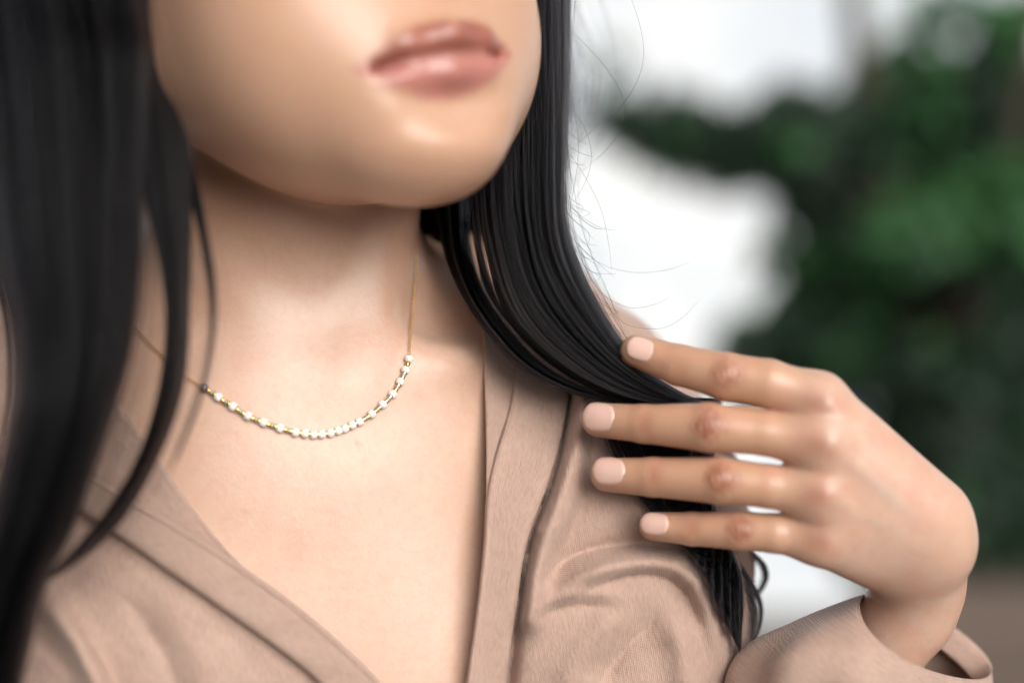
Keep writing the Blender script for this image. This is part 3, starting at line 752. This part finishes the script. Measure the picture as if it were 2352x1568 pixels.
# hair at the back of the neck
pts = lock([(120, -250, 0.10), (140, 100, 0.10), (160, 400, 0.11), (240, 760, 0.15)], [(1260, -250, 0.10), (1250, 100, 0.11), (1230, 400, 0.12), (1200, 760, 0.15)], 12000, 0.02, 120, 20, 0.03, 0.03, 0.1, None, 5)
pts = np.concatenate([pts, lock([(150, -200, 0.04), (170, 200, 0.05), (210, 480, 0.065), (260, 640, 0.10)], [(430, -200, 0.03), (430, 200, 0.04), (420, 480, 0.065), (420, 640, 0.10)], 3500, 0.01, 40, 20, 0.03, 0.03, 0.0, None, 17)])
hair_curves('hair', pts, rad(20, 0.00008), 'black hair behind the neck')
yL = [-0.030, -0.052, -0.07, -0.078, -0.082, -0.085, -0.085, -0.085]
pts = [
 lock(y3([(60, -720), (-120, -420), (-160, -200), (-80, 200), (-20, 550), (28, 730), (36, 900), (0, 1100), (-60, 1350), (-120, 1700), (-150, 1950)], [-0.01, -0.02, -0.05, -0.07, -0.078, -0.08]),
      y3([(380, -720), (310, -420), (300, -200), (322, 0), (336, 130), (334, 300), (320, 480), (316, 650), (292, 820), (228, 1020), (142, 1240), (88, 1350), (40, 1560), (20, 1700), (0, 1950)], yL), 8000, 0.034, 150, 30, 0.04, 0.010, 0.0, hug, 6),
 lock(y3([(380, -720), (305, -420), (290, -200), (305, 200), (328, 400), (374, 600), (385, 750), (366, 900), (312, 1060), (222, 1200), (95, 1335)], yL),
      y3([(430, -720), (350, -420), (330, -200), (352, 150), (420, 300), (430, 480), (430, 700), (426, 850), (386, 1000), (300, 1170), (200, 1278), (85, 1348)], yL), 2000, 0.014, 40, 30, 0.07, 0.025, 0.35, hug, 7),
 lock(y3([(315, -200), (340, 200), (400, 380), (445, 500), (470, 640), (478, 760), (458, 880), (424, 985), (388, 1080)], yL),
      y3([(336, -200), (378, 200), (440, 380), (472, 520), (493, 650), (493, 760), (472, 880), (430, 1000), (386, 1092)], yL), 520, 0.005, 8, 30, 0.05, 0.08, 0.25, hug, 8),
]
hair_curves('hair', np.concatenate(pts), rad(30, 0.00006), 'black hair hanging in front of the chest')
# single stray hairs against the light
stray = [[(1440, -30, 0.0), (1470, 60, 0.0), (1478, 130, 0.0), (1462, 190, 0.002), (1425, 245, 0.004), (1370, 292, 0.006), (1310, 345, 0.006)],
 [(1300, 60, 0.01), (1370, 130, 0.012), (1420, 200, 0.014), (1434, 260, 0.014), (1405, 330, 0.014), (1330, 400, 0.012)],
 [(1302, 240, 0.004), (1340, 290, 0.004), (1358, 350, 0.004), (1348, 410, 0.006), (1315, 470, 0.006)],
 [(1298, 340, 0.0), (1340, 400, 0.0), (1380, 480, 0.002), (1398, 560, 0.004), (1405, 620, 0.006)],
 [(1302, 330, 0.0), (1330, 350, 0.0), (1365, 362, 0.0)], [(1300, 300, 0.002), (1330, 322, 0.002), (1352, 332, 0.002)], [(1300, 365, 0), (1322, 376, 0), (1345, 380, 0)],
 [(1330, 560, 0.004), (1370, 660, 0.006), (1440, 705, 0.006), (1500, 700, 0.004), (1540, 682, 0.004)],
 [(1390, 700, 0.004), (1440, 745, 0.002), (1510, 755, 0.002), (1560, 735, 0.002), (1605, 690, 0.002)],
 [(1310, 540, 0.01), (1370, 600, 0.012), (1450, 625, 0.014), (1530, 620, 0.014), (1590, 600, 0.014)],
 [(1190, 330, -0.02), (1165, 420, -0.015), (1130, 520, -0.01), (1110, 590, -0.01)], [(1090, 440, -0.01), (1075, 520, -0.01), (1078, 580, -0.01), (1110, 660, -0.01)],
 [(1100, 500, -0.008), (1112, 640, -0.008), (1170, 760, -0.008), (1260, 850, -0.008), (1380, 905, -0.008), (1470, 918, -0.006)]]
g = np.random.default_rng(11)
for i in range(26):
    v0 = g.uniform(430, 800); u0 = float(np.interp(v0, [400, 510, 615, 715, 800], [1300, 1303, 1335, 1385, 1440])); ln = g.uniform(40, 150)
    stray.append([(u0-20, v0-30, 0.004), (u0+8, v0+ln*0.2, 0.004), (u0+g.uniform(5, 40)+ln*0.25, v0+ln*0.6, 0.004+g.uniform(-0.004, 0.01)), (u0+ln*g.uniform(0.4, 1.0), v0+ln*g.uniform(0.6, 1.0), 0.004)])
for i in range(14):
    v0 = g.uniform(-20, 420); a_ = g.uniform(-4, 16); stray.append([(1292, v0-90, 0.004), (1298, v0-30, 0.004), (1303+0.3*a_, v0+30, 0.004), (1305+a_, v0+g.uniform(70, 120), 0.004)])
pts = np.array([[P(*q) for q in smooth_line(s, 24)] for s in stray])
loose_r = lock([(1060, -100, 0.0), (1075, 350, -0.004), (1090, 560, -0.010), (1150, 700, -0.010), (1280, 840, -0.008), (1500, 930, -0.004)],
               [(1310, -100, 0.0), (1312, 350, -0.004), (1325, 540, -0.008), (1400, 690, -0.008), (1470, 800, -0.006), (1570, 905, -0.002)], 110, 0.004, 110, 24, 0.16, 0.03, 0.5, None, 31)
loose_l = lock([(-40, -200, -0.075), (40, 400, -0.098), (60, 800, -0.102), (-20, 1200, -0.10), (-100, 1700, -0.10)],
               [(335, -200, -0.075), (420, 350, -0.095), (500, 700, -0.098), (400, 1060, -0.098), (150, 1400, -0.098)], 90, 0.004, 90, 24, 0.16, 0.03, 0.5, None, 32)
pts = np.concatenate([pts, loose_r, loose_l])
hair_curves('stray_hair', pts, rad(24, 0.00006), 'single stray hairs curling against the pale background')
# ---------------------------------------------------------------- behind the person: pale wall, leafy tree, wooden planter, ground
def W(u, v, dist): d = dist; return np.array([(u-1176)*K*d, d-D, ZC-(v-784)*K*d])
k = M('pale_render'); k.set(Base_Color=k.mix(k.ramp(k.noise(1.3, 2), 0.35, 0.7), (0.55, 0.60, 0.66, 1), (0.74, 0.76, 0.77, 1)), Roughness=0.8); WALLM = k.m
yw = 6.5
def boxmesh(name, lo, hi, mat, parent=None, o0=(0, 0, 0), bev=0.0):
    bm = bmesh.new(); bmesh.ops.create_cube(bm, size=1)
    for v_ in bm.verts: v_.co = [lo[i]+(v_.co[i]+0.5)*(hi[i]-lo[i])-o0[i] for i in range(3)]
    if bev: bmesh.ops.bevel(bm, geom=bm.edges[:], offset=bev, segments=2, affect='EDGES')
    me = bpy.data.meshes.new(name); bm.to_mesh(me); bm.free(); o = bpy.data.objects.new(name, me); C.objects.link(o); me.materials.append(mat)
    if parent: o.parent = parent
    return o
wall = boxmesh('wall', (-7, yw, 0), (9, yw+0.3, 5.2), WALLM); wall.location = (0, 0, 0)
tag(wall, 'bright white wall far behind the person and the tree, out of focus', 'wall')
k = M('pale_paving'); k.set(Base_Color=k.mix(k.noise(3, 5), (0.14, 0.125, 0.11, 1), (0.22, 0.20, 0.18, 1)), Roughness=0.95)
gr = mk('ground', [(-60, -60, 0), (60, -60, 0), (60, 60, 0), (-60, 60, 0)], [(0, 1, 2, 3)], k.m); gr['kind'] = 'structure'
# ---- tree
k = M('bark'); k.set(Base_Color=k.mix(k.noise(40, 5, 0.7), (0.030, 0.020, 0.014, 1), (0.065, 0.042, 0.028, 1)), Roughness=0.9); BARK = k.m
def leaf_mat(name, c1, c2):
    k = M(name); k.set(Base_Color=k.mix(k.ramp(k.noise(9, 2), 0.3, 0.7), c1, c2), Roughness=0.6)
    k.b.inputs['Transmission Weight'].default_value = 0.0
    tr = k.n('BsdfTranslucent', {'Color': (c2[0]*1.1, c2[1]*1.3, c2[2]*0.8, 1)}); mx = k.n('MixShader', {0: 0.22})
    k.t.links.new(k.b.outputs[0], mx.inputs[1]); k.t.links.new(tr.outputs[0], mx.inputs[2])
    k.t.links.new(mx.outputs[0], k.t.nodes['Material Output'].inputs[0]); return k.m
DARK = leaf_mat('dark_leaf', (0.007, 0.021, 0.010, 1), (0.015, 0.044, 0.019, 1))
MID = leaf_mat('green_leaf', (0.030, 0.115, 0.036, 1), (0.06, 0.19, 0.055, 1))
tree = bpy.data.objects.new('tree', None); C.objects.link(tree); tb = W(2080, 0, 3.0); tree.location = (tb[0], tb[1], 0)
tag(tree, 'dark green leafy tree with a brown trunk behind the raised hand', 'tree'); TO = np.array(tree.location)
def tube(pts, r, n=10):
    V, F = [], []; pts = [np.asarray(p, float) for p in pts]
    for i, p in enumerate(pts):
        t_ = pts[min(i+1, len(pts)-1)]-pts[max(i-1, 0)]; t_ /= np.linalg.norm(t_); a = np.cross(t_, [0.3, 1, 0.1]); a /= np.linalg.norm(a); b = np.cross(t_, a)
        for j in range(n): V.append(p+r[i]*(math.cos(6.2832*j/n)*a+math.sin(6.2832*j/n)*b))
    for i in range(len(pts)-1):
        for j in range(n): F.append((i*n+j, i*n+(j+1) % n, (i+1)*n+(j+1) % n, (i+1)*n+j))
    return V, F
def trunk(line, r, name='trunk'):
    L_ = smooth_line(line, 24); V, F = tube([W(*q)-TO for q in L_], np.linspace(r[0], r[1], 24)); return mk(name, V, F, BARK, tree)
z0 = W(2300, 784, 3.0)
Lt = [(2330, 2250, 3.0), (2290, 1500, 3.0), (2180, 950, 3.0), (2080, 620, 3.0), (2010, 300, 3.0), (1965, 60, 3.0), (1940, -300, 3.0)]
trunk(Lt, (0.05, 0.022))
trunk([(2080, 620, 3.0), (1950, 420, 2.95), (1700, 330, 2.9), (1480, 300, 2.85)], (0.022, 0.008), 'limb')
trunk([(2150, 860, 3.0), (2250, 620, 2.9), (2330, 350, 2.8), (2400, 0, 2.8)], (0.03, 0.012), 'limb')
trunk([(2060, 560, 3.0), (1960, 620, 2.95), (1820, 700, 2.9)], (0.018, 0.007), 'limb')
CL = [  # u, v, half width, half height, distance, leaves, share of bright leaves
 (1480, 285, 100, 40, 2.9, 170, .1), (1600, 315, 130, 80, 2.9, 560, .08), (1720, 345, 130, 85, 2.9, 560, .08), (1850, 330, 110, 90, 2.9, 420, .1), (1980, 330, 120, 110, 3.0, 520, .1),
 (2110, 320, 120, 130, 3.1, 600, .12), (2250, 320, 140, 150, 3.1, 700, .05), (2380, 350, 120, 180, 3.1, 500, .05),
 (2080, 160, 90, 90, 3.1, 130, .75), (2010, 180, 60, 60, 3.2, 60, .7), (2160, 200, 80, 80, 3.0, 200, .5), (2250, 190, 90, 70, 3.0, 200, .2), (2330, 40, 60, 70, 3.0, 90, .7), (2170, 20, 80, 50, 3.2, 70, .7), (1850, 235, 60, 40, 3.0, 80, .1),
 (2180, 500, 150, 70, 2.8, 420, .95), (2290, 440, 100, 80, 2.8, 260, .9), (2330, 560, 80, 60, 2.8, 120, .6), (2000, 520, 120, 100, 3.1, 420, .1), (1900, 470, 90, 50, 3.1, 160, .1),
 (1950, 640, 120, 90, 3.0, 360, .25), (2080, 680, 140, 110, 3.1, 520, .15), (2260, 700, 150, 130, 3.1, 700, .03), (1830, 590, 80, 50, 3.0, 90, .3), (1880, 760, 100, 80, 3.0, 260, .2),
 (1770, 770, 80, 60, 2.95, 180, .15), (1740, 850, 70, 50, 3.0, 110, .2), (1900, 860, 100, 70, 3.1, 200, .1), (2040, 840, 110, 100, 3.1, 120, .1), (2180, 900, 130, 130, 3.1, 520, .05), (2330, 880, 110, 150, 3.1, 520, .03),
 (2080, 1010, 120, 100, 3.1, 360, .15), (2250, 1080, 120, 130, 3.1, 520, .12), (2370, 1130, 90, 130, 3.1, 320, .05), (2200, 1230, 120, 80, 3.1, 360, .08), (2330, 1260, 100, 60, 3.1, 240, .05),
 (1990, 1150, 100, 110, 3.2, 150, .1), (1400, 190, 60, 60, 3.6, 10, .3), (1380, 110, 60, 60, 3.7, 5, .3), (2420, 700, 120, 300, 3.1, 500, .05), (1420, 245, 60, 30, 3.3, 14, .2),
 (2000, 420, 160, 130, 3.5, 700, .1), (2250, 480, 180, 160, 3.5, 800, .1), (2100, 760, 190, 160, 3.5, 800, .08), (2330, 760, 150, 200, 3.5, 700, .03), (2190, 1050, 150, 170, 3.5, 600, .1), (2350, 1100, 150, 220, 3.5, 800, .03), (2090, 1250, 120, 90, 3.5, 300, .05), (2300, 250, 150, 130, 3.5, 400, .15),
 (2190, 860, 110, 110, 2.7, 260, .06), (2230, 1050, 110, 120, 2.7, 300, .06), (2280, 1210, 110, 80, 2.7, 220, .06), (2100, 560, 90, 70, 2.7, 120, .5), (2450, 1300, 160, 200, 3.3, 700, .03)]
g = np.random.default_rng(5)
def leaves(sel, mat, name):
    V, F = [], []
    for c in CL:
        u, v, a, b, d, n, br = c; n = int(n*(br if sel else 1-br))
        for _ in range(n):
            q = g.normal(0, 1, 3); q /= np.linalg.norm(q); q *= g.uniform(0, 1)**0.4
            p = W(u+1.15*q[0]*a-0.25*q[1]*b, v+0.8*q[1]*b-0.22*q[0]*a*(1 if u > 1900 else -1), d+q[2]*0.14)-TO
            ln, wd = g.uniform(0.05, 0.085), g.uniform(0.014, 0.022)
            di = g.normal(0, 1, 3)+np.array([-0.5, -0.3, -0.5]); di /= np.linalg.norm(di); sd = np.cross(di, g.normal(0, 1, 3)+np.array([0, -1.2, 0.8])); sd /= np.linalg.norm(sd); up = np.cross(sd, di)
            i0 = len(V)
            V.extend([p, p+di*ln*0.35+sd*wd+up*0.006, p+di*ln*0.35-sd*wd+up*0.006, p+di*ln*0.4-up*0.002, p+di*ln*0.75+sd*wd*0.7+up*0.003, p+di*ln*0.75-sd*wd*0.7+up*0.003, p+di*ln-up*0.01])
            F.extend([(i0, i0+1, i0+3), (i0, i0+3, i0+2), (i0+3, i0+1, i0+4, i0+6), (i0+3, i0+6, i0+5, i0+2)])
    o = mk(name, V, F, mat, tree); o['kind'] = 'stuff'; return o
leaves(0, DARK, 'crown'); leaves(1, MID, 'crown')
# ---- wooden planter under it
k = M('brown_wood'); k.set(Base_Color=k.mix(k.noise(8, 5, 0.6), (0.085, 0.058, 0.046, 1), (0.125, 0.09, 0.07, 1)), Roughness=0.7); WOOD = k.m
pl = bpy.data.objects.new('planter', None); C.objects.link(pl); a = W(2130, 1345, 2.3); b = W(3300, 1345, 2.3); PO = np.array([(a[0]+b[0])/2, a[1]+0.2, 0]); pl.location = PO
tag(pl, 'brown wooden planter box below the dark foliage', 'planter')
nb_ = 7; hh = a[2]/nb_
for i in range(nb_): boxmesh('plank', (a[0], a[1], i*hh+0.002), (b[0], a[1]+0.025, (i+1)*hh-0.002), WOOD, pl, PO, 0.003)
for x in (a[0], b[0]-0.03): boxmesh('side_panel', (x, a[1]+0.027, 0), (x+0.03, a[1]+0.4, a[2]-0.004), WOOD, pl, PO, 0.003)
boxmesh('soil', (a[0]+0.032, a[1]+0.027, a[2]-0.06), (b[0]-0.032, a[1]+0.4, a[2]-0.03), BARK, pl, PO)
